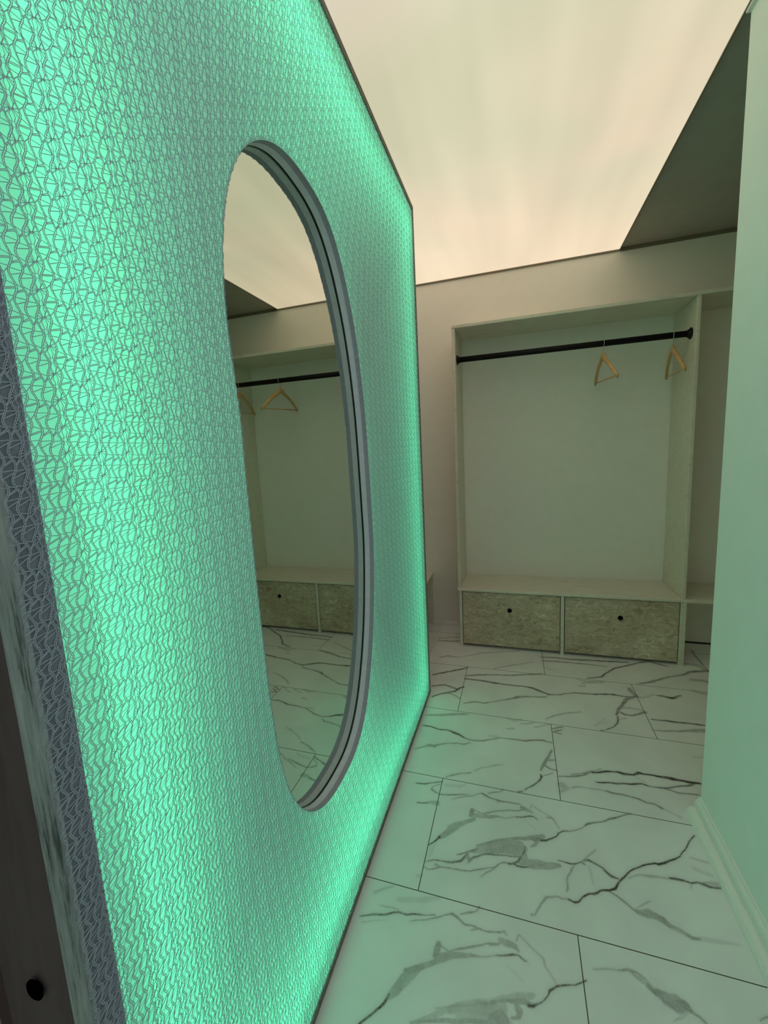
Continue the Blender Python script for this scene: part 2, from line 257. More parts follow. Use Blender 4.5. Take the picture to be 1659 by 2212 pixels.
(0.6,[(0.1629,2.0182,7.1),(0.1444,1.9734,11.5),(0.1223,1.9291,12.7),(0.1094,1.8884,10.5),(0.1021,1.8683,5.7)]),
(0.4,[(0.1253,1.9426,13.2),(0.1683,1.9501,9.3)]),
(0.6,[(0.1229,1.9041,9.0),(0.1426,1.8875,7.7),(0.1671,1.8846,7.7)]),
(0.9,[(0.1005,1.8382,5.1),(0.1039,1.8245,8.2),(0.0968,1.8055,6.4),(0.0837,1.7825,5.5),(0.0547,1.7559,4.8),(0.0303,1.7361,3.9)]),
(0.5,[(0.104,1.8274,5.4),(0.1272,1.842,5.3),(0.149,1.8621,3.1)]),
(0.6,[(0.0023,1.7182,9.5),(0.0182,1.7234,6.4)]),
(0.7,[(0.1712,2.1895,6.1),(0.2034,2.2092,7.9),(0.2327,2.2202,6.5)]),
(0.6,[(0.1762,2.1633,7.0),(0.2013,2.1849,11.9),(0.2208,2.1935,7.8)]),
(0.7,[(0.1807,2.1605,6.5),(0.2036,2.1584,8.1),(0.2151,2.1573,6.4)]),
(0.55,[(0.1676,2.5128,8.9),(0.2138,2.5223,11.0),(0.272,2.5421,10.9),(0.3257,2.5707,9.0),(0.3879,2.5772,9.2)]),
(0.8,[(0.3874,2.5739,6.9),(0.4422,2.5723,11.4),(0.4941,2.5895,13.6),(0.5508,2.6035,11.6),(0.5972,2.595,9.3),(0.6294,2.597,11.5)]),
(0.65,[(0.6765,2.6078,15.6),(0.6448,2.5953,24.6),(0.6043,2.555,23.4),(0.5711,2.497,18.1),(0.5417,2.4418,15.5),(0.5248,2.3959,10.4)]),
(0.5,[(0.6514,2.6946,16.4),(0.6578,2.6517,25.5),(0.6709,2.6171,23.9)]),
(0.3,[(0.5603,2.4701,21.1),(0.6166,2.4736,19.2),(0.6685,2.4621,14.9)]),
(0.65,[(0.5498,2.4202,14.3),(0.5706,2.4021,14.3),(0.6052,2.4029,11.5),(0.646,2.4308,14.7),(0.6778,2.4503,16.9)]),
(0.8,[(0.5297,2.3833,6.5),(0.527,2.3469,10.0),(0.5128,2.3131,6.7),(0.4873,2.2814,7.1),(0.4466,2.2426,5.8)]),
(0.35,[(0.527,2.3469,7.1),(0.5684,2.37,7.2)]),
(0.6,[(0.4185,2.2317,10.2),(0.4363,2.2385,6.8)]),
(0.25,[(0.6821,2.5987,20.4),(0.7262,2.6088,13.0),(0.7667,2.6443,15.4),(0.7872,2.6437,9.6)]),
(0.9,[(0.7912,2.6393,7.2),(0.8216,2.6379,11.9),(0.8504,2.6321,16.4),(0.8792,2.6439,10.7),(0.9135,2.6726,8.1)]),
(0.9,[(0.691,2.399,8.0),(0.7289,2.3991,10.0),(0.7623,2.4009,14.1),(0.8072,2.396,12.0),(0.8582,2.3979,10.0),(0.9033,2.3976,12.0),(0.9381,2.395,10.0)]),
(0.5,[(0.6778,2.2981,7.3),(0.7391,2.3063,12.9),(0.8,2.3153,12.8),(0.8591,2.3335,22.1),(0.9213,2.3485,31.8)]),
(0.25,[(0.8015,2.1277,7.8),(0.8373,2.1379,10.9)]),
(0.4,[(0.1519,2.2669,8.4),(0.1959,2.3,12.2),(0.2565,2.3374,10.9),(0.3341,2.379,9.4)]),
(0.25,[(0.3702,2.6541,21.9),(0.3989,2.6547,11.3),(0.3929,2.6943,19.6),(0.4654,2.7165,25.0),(0.5119,2.7209,17.7)]),
(0.5,[(0.8101,2.8053,24.4),(0.8563,2.8334,14.6),(0.9197,2.8814,12.3)]),
(0.4,[(0.7104,2.7595,9.9),(0.8026,2.7977,17.7)]),
(0.4,[(1.0366,2.8735,24.6),(1.1035,2.8825,25.0),(1.1252,2.8697,30.6)]),
(0.3,[(1.0077,2.7421,23.1),(1.0666,2.7233,25.4)]),
(0.15,[(0.4579,2.3043,8.8),(0.3939,2.2719,13.0),(0.4544,2.3385,7.4)]),
(0.6,[(-0.6078,3.1028,15.9),(-0.5155,3.1054,18.9),(-0.4341,3.1283,15.7)]),
(0.4,[(-0.5941,3.1483,13.0),(-0.4422,3.192,16.3)]),
(0.5,[(-0.5395,2.834,10.6),(-0.4857,2.8674,16.3),(-0.4193,2.8594,13.3)]),
(0.35,[(-0.4193,2.8594,7.9),(-0.3285,2.9116,10.7),(-0.2556,2.9633,16.5),(-0.1169,3.0122,11.3),(0.022,3.0497,11.4)]),
(0.35,[(-0.1555,2.7563,9.5),(-0.0271,2.826,12.1),(0.104,2.9048,7.5)]),
(0.8,[(-0.5462,2.592,13.6),(-0.4795,2.6302,13.7),(-0.4121,2.6689,11.5),(-0.328,2.7286,14.1)]),
(0.6,[(-0.3284,2.6237,13.5),(-0.243,2.6517,20.4),(-0.1514,2.6719,13.7),(-0.0488,2.6853,13.6),(0.0415,2.719,18.3),(0.1544,2.753,16.2)]),
(0.85,[(-0.3278,2.5874,13.2),(-0.2488,2.5828,13.1),(-0.1468,2.5793,15.0),(-0.0472,2.5739,10.6),(0.0391,2.5745,10.5),(0.0813,2.5634,18.6),(0.1325,2.5388,14.2),(0.1825,2.5208,10.0)]),
(0.6,[(0.1825,2.5208,9.9),(0.2436,2.529,11.7),(0.3174,2.5651,10.0),(0.4073,2.5721,12.1),(0.5082,2.5951,14.3),(0.5951,2.5997,10.3)]),
(0.7,[(-0.5204,2.457,10.3),(-0.4442,2.4869,12.6),(-0.3888,2.4614,11.8),(-0.3528,2.4449,11.6)]),
(0.9,[(-0.5026,2.3351,9.2),(-0.439,2.385,11.4),(-0.3723,2.4242,11.3),(-0.3499,2.4661,12.7),(-0.3295,2.4831,11.7)]),
(0.5,[(-0.4127,2.3949,9.5),(-0.3657,2.3761,9.1),(-0.3299,2.3517,8.8)]),
(0.6,[(-0.299,2.3159,8.9),(-0.2388,2.3445,12.8),(-0.1862,2.3383,10.8),(-0.116,2.3766,7.1)]),
(0.6,[(-0.116,2.3766,7.1),(-0.0348,2.4195,10.9),(0.0063,2.4479,22.3),(0.0578,2.4635,11.5),(0.1601,2.4869,11.6)]),
(0.7,[(0.1673,2.9891,13.6),(0.263,2.9987,13.7),(0.3443,2.9949,19.0),(0.4252,2.9991,18.9),(0.5174,3.0111,16.2),(0.5851,3.0154,21.6),(0.7192,3.029,13.6)]),
(0.6,[(0.1703,2.937,13.2),(0.2585,2.9455,18.5),(0.3502,2.9448,13.1),(0.4632,2.9491,10.5),(0.5719,2.9431,7.8)]),
(0.8,[(0.4356,2.7634,9.0),(0.5139,2.7961,13.1),(0.554,2.8454,11.5),(0.6231,2.9302,13.5),(0.7094,2.985,14.8),(0.7847,3.0331,12.6),(0.8492,3.0769,13.9),(0.8948,3.0494,13.8),(0.9517,3.0301,13.7)]),
(0.7,[(0.7292,2.7647,8.7),(0.8197,2.8121,13.1),(0.9057,2.874,11.3),(0.9983,2.9207,13.9),(1.0653,2.9756,19.5),(1.1429,3.0017,25.7),(1.1879,3.0183,20.7)]),
(0.2,[(0.1708,2.8442,14.9),(0.2474,2.8129,12.1)]),
(0.3,[(0.3691,2.7377,13.8),(0.429,2.7186,22.6),(0.5128,2.731,22.5)]),
(0.5,[(1.187,3.3063,15.0),(1.1772,3.098,13.6)]),
(0.35,[(1.0722,3.0875,28.2),(1.1482,3.0725,33.5),(1.1712,3.0261,31.7)]),
]
# ------------------------------------------------------------------ materials
PAINT = noise_mat('cream_wall_paint', [(0.3, (0.82, 0.79, 0.735)), (0.7, (0.85, 0.82, 0.765))], nscale=3, rough=0.75, spec=0.25)
PAINT_NEAR = noise_mat('pale_wall_paint', [(0.3, (0.84, 0.86, 0.85)), (0.7, (0.87, 0.89, 0.88))], nscale=2, rough=0.6, spec=0.3)
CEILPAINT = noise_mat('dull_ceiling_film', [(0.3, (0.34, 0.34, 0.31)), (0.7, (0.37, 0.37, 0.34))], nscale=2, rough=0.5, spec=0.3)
WHITE = noise_mat('white_trim_paint', [(0.3, (0.84, 0.82, 0.79)), (0.62, (0.87, 0.85, 0.82)), (0.74, (0.72, 0.69, 0.64))], nscale=14, detail=8, rough=0.4, spec=0.4)
DARKTRIM, _, _ = nm('dark_ceiling_profile', (0.20, 0.17, 0.12), 0.5)
BLACK, _, _ = nm('black_metal', (0.004, 0.004, 0.005), 0.6, spec=0.25)
KNOB, _, _ = nm('black_knob_plastic', (0.001, 0.001, 0.001), 0.8, spec=0.0)
CHROME, _, _ = nm('chrome_wire', (0.75, 0.76, 0.78), 0.22, 1.0)
HWOOD = noise_mat('honey_hanger_wood', [(0.25, (0.50, 0.27, 0.09)), (0.55, (0.66, 0.40, 0.16)), (0.8, (0.78, 0.52, 0.24))], scale=(6, 60, 60), nscale=1.6, detail=5, rough=0.32, distortion=0.6, spec=0.5)
BOARD = noise_mat('whitewashed_strand_board', [(0.28, (0.56, 0.50, 0.41)), (0.45, (0.70, 0.65, 0.55)), (0.7, (0.77, 0.72, 0.62))], scale=(5, 24, 16), nscale=1.6, detail=10, rough=0.55, bump=0.25, distortion=0.8, nrough=0.7)
def drawer_mat():
    m, nt, b = nm('mottled_strand_board', (0.3, 0.25, 0.17), 0.55, spec=0.3)
    tc = nd(nt, 'ShaderNodeTexCoord')
    mp = nd(nt, 'ShaderNodeMapping'); mp.inputs['Scale'].default_value = (10, 10, 20); nt.links.new(tc.outputs['Object'], mp.inputs[0])
    n1 = nd(nt, 'ShaderNodeTexNoise'); n1.inputs['Scale'].default_value = 1.6; n1.inputs['Detail'].default_value = 12; n1.inputs['Roughness'].default_value = 0.75; n1.inputs['Distortion'].default_value = 1.6
    nt.links.new(mp.outputs[0], n1.inputs['Vector'])
    n2 = nd(nt, 'ShaderNodeTexNoise'); n2.inputs['Scale'].default_value = 3.0; n2.inputs['Detail'].default_value = 3
    nt.links.new(tc.outputs['Object'], n2.inputs['Vector'])
    a = nd(nt, 'ShaderNodeMath', operation='MULTIPLY_ADD'); a.inputs[1].default_value = 0.35; nt.links.new(n2.outputs[0], a.inputs[0]); nt.links.new(n1.outputs[0], a.inputs[2])
    s = nd(nt, 'ShaderNodeMath', operation='SUBTRACT'); s.inputs[1].default_value = 0.175; nt.links.new(a.outputs[0], s.inputs[0])
    r = ramp(nt, [(0.32, (0.27, 0.195, 0.12)), (0.43, (0.47, 0.37, 0.26)), (0.55, (0.60, 0.50, 0.375)), (0.68, (0.80, 0.71, 0.57))])
    nt.links.new(s.outputs[0], r.inputs[0]); nt.links.new(r.outputs[0], b.inputs['Base Color'])
    return m
DRAWER = drawer_mat()
BROWN = noise_mat('brown_stained_board', [(0.3, (0.050, 0.034, 0.030)), (0.55, (0.078, 0.064, 0.058)), (0.8, (0.095, 0.078, 0.068))], scale=(20, 20, 3), nscale=1.2, detail=8, rough=0.6, distortion=0.4, bump=0.1)
REDDISH = noise_mat('reddish_brown_board', [(0.3, (0.035, 0.016, 0.015)), (0.7, (0.05, 0.024, 0.022))], nscale=12, rough=0.7)
EDGE = noise_mat('rough_cut_board_edge', [(0.36, (0.08, 0.09, 0.09)), (0.46, (0.26, 0.29, 0.30)), (0.70, (0.42, 0.45, 0.45))], scale=(90, 160, 9), nscale=1.0, detail=8, rough=0.8, bump=0.6, nrough=0.7)
EDGE_DARK = noise_mat('dark_board_edge', [(0.3, (0.14, 0.12, 0.10)), (0.7, (0.24, 0.22, 0.19))], scale=(60, 60, 60), nscale=1.0, rough=0.8)
INNER, _, _ = nm('white_light_box_lining', (0.80, 0.82, 0.80), 0.9, spec=0.0)
GREYBAND = noise_mat('grey_rim_board', [(0.3, (0.66, 0.70, 0.76)), (0.7, (0.74, 0.78, 0.84))], nscale=9, rough=0.6)
GAP_DARK, _, _ = nm('dark_gap_black', (0.01, 0.012, 0.012), 0.6)  # black colour standing in for the darkness of open gaps
MIRROR, _, _ = nm('mirror_silver', (0.66, 0.70, 0.64), 0.0, 1.0)

def film_mat():
    m = bpy.data.materials.new('white_diffusing_film'); m.use_nodes = True; nt = m.node_tree
    nt.nodes.clear(); out = nd(nt, 'ShaderNodeOutputMaterial')
    t = nd(nt, 'ShaderNodeBsdfTranslucent'); t.inputs[0].default_value = (0.92, 0.95, 0.94, 1)
    d = nd(nt, 'ShaderNodeBsdfDiffuse'); d.inputs[0].default_value = (0.86, 0.87, 0.92, 1)
    mx = nd(nt, 'ShaderNodeMixShader'); mx.inputs[0].default_value = 0.50
    nt.links.new(t.outputs[0], mx.inputs[1]); nt.links.new(d.outputs[0], mx.inputs[2]); nt.links.new(mx.outputs[0], out.inputs[0])
    return m
FILM = film_mat()
def thread_mat():
    m = bpy.data.materials.new('pale_lace_yarn'); m.use_nodes = True; nt = m.node_tree
    nt.nodes.clear(); out = nd(nt, 'ShaderNodeOutputMaterial')
    d = nd(nt, 'ShaderNodeBsdfDiffuse'); d.inputs[0].default_value = (0.50, 0.53, 0.62, 1)
    t = nd(nt, 'ShaderNodeBsdfTranslucent'); t.inputs[0].default_value = (0.60, 0.62, 0.60, 1)
    mx = nd(nt, 'ShaderNodeMixShader'); mx.inputs[0].default_value = 0.03
    nt.links.new(d.outputs[0], mx.inputs[1]); nt.links.new(t.outputs[0], mx.inputs[2]); nt.links.new(mx.outputs[0], out.inputs[0])
    return m
YARN = thread_mat()

def marble_mat():
    m, nt, b = nm('marble_tile', (0.7, 0.7, 0.67), 0.32, spec=0.35)
    at = nd(nt, 'ShaderNodeAttribute'); at.attribute_name = 'vein'
    geo = nd(nt, 'ShaderNodeNewGeometry')
    sep = nd(nt, 'ShaderNodeSeparateXYZ'); nt.links.new(geo.outputs['Position'], sep.inputs[0])
    def mt(op, a=None, bb=None, c=None):
        n = nd(nt, 'ShaderNodeMath', operation=op)
        for i, v in enumerate((a, bb, c)):
            if v is None: continue
            if isinstance(v, (int, float)): n.inputs[i].default_value = v
            else: nt.links.new(v, n.inputs[i])
        return n.outputs[0]
    # grout: rows 0.5165 deep from y=1.194, tiles 1.005 long, shifted by half each row
    ry = mt('DIVIDE', mt('SUBTRACT', sep.outputs[1], 1.194), 0.5165)
    row = mt('FLOOR', ry); fy = mt('SUBTRACT', ry, row)
    par = mt('ABSOLUTE', mt('MODULO', row, 2.0))
    rx = mt('DIVIDE', mt('ADD', mt('SUBTRACT', sep.outputs[0], -0.330), mt('MULTIPLY', par, -0.5035)), 1.005)
    cx_ = mt('FLOOR', rx); fx = mt('SUBTRACT', rx, cx_)
    dy = mt('MULTIPLY', mt('MINIMUM', fy, mt('SUBTRACT', 1.0, fy)), 0.5165)
    dx = mt('MULTIPLY', mt('MINIMUM', fx, mt('SUBTRACT', 1.0, fx)), 1.005)
    g = mt('LESS_THAN', mt('MINIMUM', dx, dy), 0.0015)
    # faint clouding
    no = nd(nt, 'ShaderNodeTexNoise'); no.inputs['Scale'].default_value = 3.5; no.inputs['Detail'].default_value = 5; no.inputs['Distortion'].default_value = 0.5
    nt.links.new(geo.outputs['Position'], no.inputs['Vector'])
    base = ramp(nt, [(0.35, (0.76, 0.765, 0.755)), (0.65, (0.84, 0.845, 0.835))]); nt.links.new(no.outputs[0], base.inputs[0])
    n2 = nd(nt, 'ShaderNodeTexNoise'); n2.inputs['Scale'].default_value = 120; n2.inputs['Detail'].default_value = 4
    nt.links.new(geo.outputs['Position'], n2.inputs['Vector'])
    n3 = nd(nt, 'ShaderNodeTexNoise'); n3.inputs['Scale'].default_value = 26; n3.inputs['Detail'].default_value = 4
    nt.links.new(geo.outputs['Position'], n3.inputs['Vector'])
    v = mt('MULTIPLY', at.outputs['Fac'], mt('ADD', mt('ADD', 0.05, mt('MULTIPLY', n2.outputs[0], 0.75)), mt('MULTIPLY', n3.outputs[0], 1.1)))
    v = mt('MINIMUM', v, 1.0)
    mx = nd(nt, 'ShaderNodeMix', data_type='RGBA'); nt.links.new(v, mx.inputs[0]); nt.links.new(base.outputs[0], mx.inputs[6]); mx.inputs[7].default_value = (0.075, 0.068, 0.058, 1)
    mg = nd(nt, 'ShaderNodeMix', data_type='RGBA'); nt.links.new(g, mg.inputs[0]); nt.links.new(mx.outputs[2], mg.inputs[6]); mg.inputs[7].default_value = (0.05, 0.06, 0.045, 1)
    nt.links.new(mg.outputs[2], b.inputs['Base Color'])
    return m
MARBLE = marble_mat()

def glow_mat():
    """back-lit stretch ceiling: rows of lamps behind the film give soft bands, warm near the edges; cool fill added at the unseen near end"""
    m = bpy.data.materials.new('backlit_ceiling_film'); m.use_nodes = True; nt = m.node_tree
    nt.nodes.clear(); out = nd(nt, 'ShaderNodeOutputMaterial'); em = nd(nt, 'ShaderNodeEmission')
    tc = nd(nt, 'ShaderNodeNewGeometry')
    mp = nd(nt, 'ShaderNodeMapping'); mp.inputs['Scale'].default_value = (4.6, 0.55, 1); mp.inputs['Rotation'].default_value = (0, 0, 0.10)
    nt.links.new(tc.outputs['Position'], mp.inputs[0])
    no = nd(nt, 'ShaderNodeTexNoise'); no.inputs['Scale'].default_value = 1.1; no.inputs['Detail'].default_value = 1.5
    nt.links.new(mp.outputs[0], no.inputs['Vector'])
    no2 = nd(nt, 'ShaderNodeTexNoise'); no2.inputs['Scale'].default_value = 1.6; no2.inputs['Detail'].default_value = 1.0
    nt.links.new(tc.outputs['Position'], no2.inputs['Vector'])
    r = ramp(nt, [(0.30, (0.68, 0.66, 0.455)), (0.50, (0.76, 0.695, 0.49)), (0.72, (0.87, 0.715, 0.52))])
    nt.links.new(no2.outputs[0], r.inputs[0])
    sp = nd(nt, 'ShaderNodeSeparateXYZ'); nt.links.new(tc.outputs['Position'], sp.inputs[0])
    mr = nd(nt, 'ShaderNodeMapRange'); mr.interpolation_type = 'SMOOTHSTEP'; nt.links.new(sp.outputs[1], mr.inputs[0]); mr.inputs[1].default_value = 2.2; mr.inputs[2].default_value = 3.4
    mx = nd(nt, 'ShaderNodeMix', data_type='RGBA'); nt.links.new(mr.outputs[0], mx.inputs[0]); nt.links.new(r.outputs[0], mx.inputs[6]); mx.inputs[7].default_value = (0.93, 0.76, 0.54, 1)
    mr3 = nd(nt, 'ShaderNodeMapRange'); mr3.interpolation_type = 'SMOOTHSTEP'; nt.links.new(sp.outputs[1], mr3.inputs[0]); mr3.inputs[1].default_value = 1.6; mr3.inputs[2].default_value = 0.2
    mxc = nd(nt, 'ShaderNodeMix', data_type='RGBA'); nt.links.new(mr3.outputs[0], mxc.inputs[0]); nt.links.new(mx.outputs[2], mxc.inputs[6]); mxc.inputs[7].default_value = (0.72, 0.76, 0.86, 1)  # cool colour added over the unseen near end as fill light
    nt.links.new(mxc.outputs[2], em.inputs[0])
    mr2 = nd(nt, 'ShaderNodeMapRange'); nt.links.new(no.outputs[0], mr2.inputs[0]); mr2.inputs[1].default_value = 0.3; mr2.inputs[2].default_value = 0.7
    mr2.inputs[3].default_value = 0.93*CEIL_STRENGTH; mr2.inputs[4].default_value = 1.07*CEIL_STRENGTH
    nt.links.new(mr2.outputs[0], em.inputs[1]); nt.links.new(em.outputs[0], out.inputs[0])
    return m
GLOW = glow_mat()

# ------------------------------------------------------------------ room shell
ZC = 2.81
X0, X1, Y0, Y1 = -1.25, 2.30, -1.60, 3.435
WR = 0.695      # face of the near right wall
WRY = 1.772     # its far end
def floor_mesh():
    fx = np.arange(-0.80, 0.701, 0.003); xs = np.concatenate([np.linspace(X0, -0.81, 8), fx, np.arange(0.712, 1.5, 0.012), np.linspace(1.52, X1, 10)])
    ys = np.concatenate([np.linspace(Y0, 0.60, 20), np.arange(0.62, 3.2, 0.003), np.linspace(3.22, Y1, 15)])
    GX, GY = np.meshgrid(xs, ys, indexing='ij'); V = np.zeros_like(GX)
    # hand-laid veins; each is a poly-line (x, y, width in mm)
    ph = [(rng.uniform(20, 140), rng.uniform(0, 6.28), rng.uniform(0, 6.28)) for _ in range(10)]
    WX = GX.copy(); WY = GY.copy()
    for k, a, c in ph:
        WX += 0.055/k*np.sin(k*(GX*math.cos(a)+GY*math.sin(a))+c); WY += 0.055/k*np.cos(k*(GY*math.cos(a)-GX*math.sin(a))+c)
    for I, P in VEINS:
        px = [p[0] for p in P]; py = [p[1] for p in P]; mw = max(p[2] for p in P)/1000+0.02
        i0, i1 = np.searchsorted(xs, [min(px)-mw, max(px)+mw]); j0, j1 = np.searchsorted(ys, [min(py)-mw, max(py)+mw])
        if i1 <= i0 or j1 <= j0: continue
        A = WX[i0:i1, j0:j1]; B = WY[i0:i1, j0:j1]; best = np.zeros_like(A)
        for (x0, y0, w0), (x1, y1, w1) in zip(P, P[1:]):
            dx, dy = x1-x0, y1-y0; L2 = dx*dx+dy*dy+1e-12
            t = np.clip(((A-x0)*dx+(B-y0)*dy)/L2, 0, 1)
            d = np.hypot(A-(x0+dx*t), B-(y0+dy*t)); hw = np.maximum((w0+(w1-w0)*t)/2000, 0.0014)
            soft = 0.0016+hw*0.45
            best = np.maximum(best, np.clip((hw+soft*0.6-d)/soft, 0, 1))
        halo = np.zeros_like(A)
        for (x0, y0, w0), (x1, y1, w1) in zip(P, P[1:]):
            dx, dy = x1-x0, y1-y0; t = np.clip(((A-x0)*dx+(B-y0)*dy)/(dx*dx+dy*dy+1e-12), 0, 1)
            d = np.hypot(A-(x0+dx*t), B-(y0+dy*t)); halo = np.maximum(halo, np.exp(-(d/(.006+(w0+w1)/3500))**2))
        V[i0:i1, j0:j1] = np.maximum(V[i0:i1, j0:j1], .17*I*halo)
        V[i0:i1, j0:j1] = np.maximum(V[i0:i1, j0:j1], I*best*best*(3-2*best))
    n, mny = GX.shape
    verts = np.stack([GX, GY, np.zeros_like(GX)], -1).reshape(-1, 3)
    idx = np.arange(n*mny).reshape(n, mny)
    F = np.stack([idx[:-1, :-1], idx[1:, :-1], idx[1:, 1:], idx[:-1, 1:]], -1).reshape(-1, 4)
    o = raw_mesh('floor', verts, F, MARBLE); o['kind'] = 'structure'
    a = o.data.attributes.new('vein', 'FLOAT', 'POINT'); a.data.foreach_set('value', V.ravel().astype(np.float32))
    return o
floor_mesh()
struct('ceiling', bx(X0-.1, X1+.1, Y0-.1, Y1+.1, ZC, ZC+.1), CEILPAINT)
struct('wall_back', bx(X0-.1, X1+.1, Y1, Y1+.1, -.1, ZC), PAINT)
struct('wall_left', bx(X0-.1, X0, Y0, Y1, -.1, ZC), PAINT)
struct('wall_front', bx(X0, WR, Y0-.1, Y0, -.1, ZC), PAINT)
struct('wall_right', bx(WR, WR+.12, Y0-.1, WRY, -.1, ZC, bev=0.003), PAINT_NEAR)
struct('wall_niche', bx(WR+.12, X1, WRY-.12, WRY, -.1, ZC), PAINT)
struct('wall_far_right', bx(X1, X1+.1, WRY-.12, Y1, -.1, ZC), PAINT)
struct('wall_partition', bx(-0.80, -0.676, 0.30, 2.375, 0.0, ZC-0.012), EDGE_DARK)
# baseboard with a rounded top, and a quarter round in front of it
def extrude_profile(prof, y0, y1):
    bm = bmesh.new(); a = [bm.verts.new((x, y0, z)) for x, z in prof]; b = [bm.verts.new((x, y1, z)) for x, z in prof]
    n = len(prof)
    for i in range(n): bm.faces.new((a[i], a[(i+1) % n], b[(i+1) % n], b[i]))
    bm.faces.new(a); bm.faces.new(b[::-1]); return bm
bp = [(WR, 0), (WR-.018, 0), (WR-.018, .052), (WR-.016, .060), (WR-.012, .066), (WR-.007, .070), (WR-.004, .078), (WR, .080)]
struct('baseboard_right', extrude_profile(bp, Y0, WRY+.004), WHITE)
q = WR-.0182
qp = [(q, 0)]+[(q-.028*math.cos(a), .030*math.sin(a)) for a in np.linspace(0, math.pi/2, 8)]
struct('trim_1', extrude_profile(qp, Y0, WRY+.006), WHITE, 'white quarter round moulding on the floor along the right baseboard')
struct('baseboard_back', bx(-0.70, -0.425, Y1-.014, Y1, 0, .028, bev=.003), WHITE)
struct('trim_2', bx(-0.612, -0.600, 2.40, Y1-.015, 0, .016, bev=.003), WHITE, 'thin pale floor strip running to the back corner')
struct('trim_3', bx(WR+.0, WR-.012, Y0, WRY, ZC-.024, ZC-.006), WHITE)
struct('trim_4', bx(X0, 0.686, Y1-.012, Y1, ZC-.020, ZC), DARKTRIM, 'dark profile between the back wall and the glowing ceiling')
struct('trim_5', bx(0.690, X1, Y1-.008, Y1, ZC-.024, ZC), DARKTRIM)
struct('gap_strip', bx(1.05, X1, Y1-.006, Y1, 0, .010), GAP_DARK)  # black strip painted for the dark gap at the wall foot

# luminous ceiling
cl = tag(empty('ceiling_light', (0, 1.8, ZC-.012)), 'large cream glowing stretch ceiling panel above the passage', 'ceiling light')
GY0 = -1.45  # unseen run behind the camera, extended to brighten the near floor
obj('diffuser', bx(X0+.01, 0.680, GY0, Y1-.014, ZC-.011, ZC-.004), GLOW, cl)
fb = bmesh.new(); box(fb, 0.680, 0.686, GY0, Y1-.013, ZC-.016, ZC-.001); box(fb, X0+.01, 0.680, GY0-.006, GY0, ZC-.016, ZC-.001)
obj('frame', fb, DARKTRIM, cl)

# ------------------------------------------------------------------ wardrobe with bench
YF = 3.05; YB = Y1-.002
wd = tag(empty('wardrobe', (0.31, YF, 0)), 'open strand board wardrobe niche with bench seat, two drawers and black clothes rail', 'wardrobe')
B = 0.004
obj('side_panel', bx(-.424, -.402, YF, YB, .462, 2.330, bev=B), BOARD, wd)
obj('side_panel', bx(1.026, 1.048, YF, YB, .462, 2.330, bev=B), BOARD, wd)
obj('top_panel', bx(-.426, 2.05, YF-.002, YB, 2.330, 2.353, bev=B), BOARD, wd)
obj('bench_seat', bx(-.430, 2.05, YF-.010, YB, .440, .462, bev=.007, seg=3), BOARD, wd)
obj('bench_side', bx(-.418, -.396, YF, YB, 0, .440, bev=B), BOARD, wd)
obj('bench_side', bx(1.022, 1.056, YF, YB, 0, .440, bev=B), BOARD, wd)
obj('divider', bx(.296, .320, YF, YB, 0, .440, bev=B), BOARD, wd)
obj('side_panel', bx(2.028, 2.05, YF, YB, .462, 2.330, bev=B), BOARD, wd)
obj('bench_side', bx(2.028, 2.05, YF, YB, 0, .440, bev=B), BOARD, wd)
def knob_bm(c, axis, r=.0155, l=.010):
    d = Vector(axis); c = Vector(c)
    return tube(bmesh.new(), [c, c+d*l*.35, c+d*l*.45, c+d*l*.8, c+d*l], [r*.6, r*.6, r, r, r*.8], n=24)
for (a, b, kx, kz) in ((-.392, .292, -.051, .309), (.325, 1.017, .673, .307)):
    bm = bx(a, b, YF+.006, YF+.024, .022, .434, bev=.0015)
    box(bm, a+.02, b-.02, YF+.0245, YB-.04, .03, .38)
    dr = obj('drawer', bm, DRAWER, wd)
    obj('knob', knob_bm((kx, YF+.006, kz), (0, -1, 0)), KNOB, dr, smooth=False)
RY, RZ, RR = 3.13, 2.134, .0190
rail = obj('clothes_rail', tube(bmesh.new(), [(-.400, RY, RZ), (1.024, RY, RZ)], RR, n=24), BLACK, wd, smooth=True)
for x, s in ((-.4015, 1), (1.0255, -1)):
    f = tube(bmesh.new(), [(x, RY, RZ), (x+s*.004, RY, RZ), (x+s*.006, RY, RZ), (x+s*.018, RY, RZ), (x+s*.024, RY, RZ)], [.034, .034, .030, .022, .018], n=32)
    obj('flange', f, BLACK, rail)

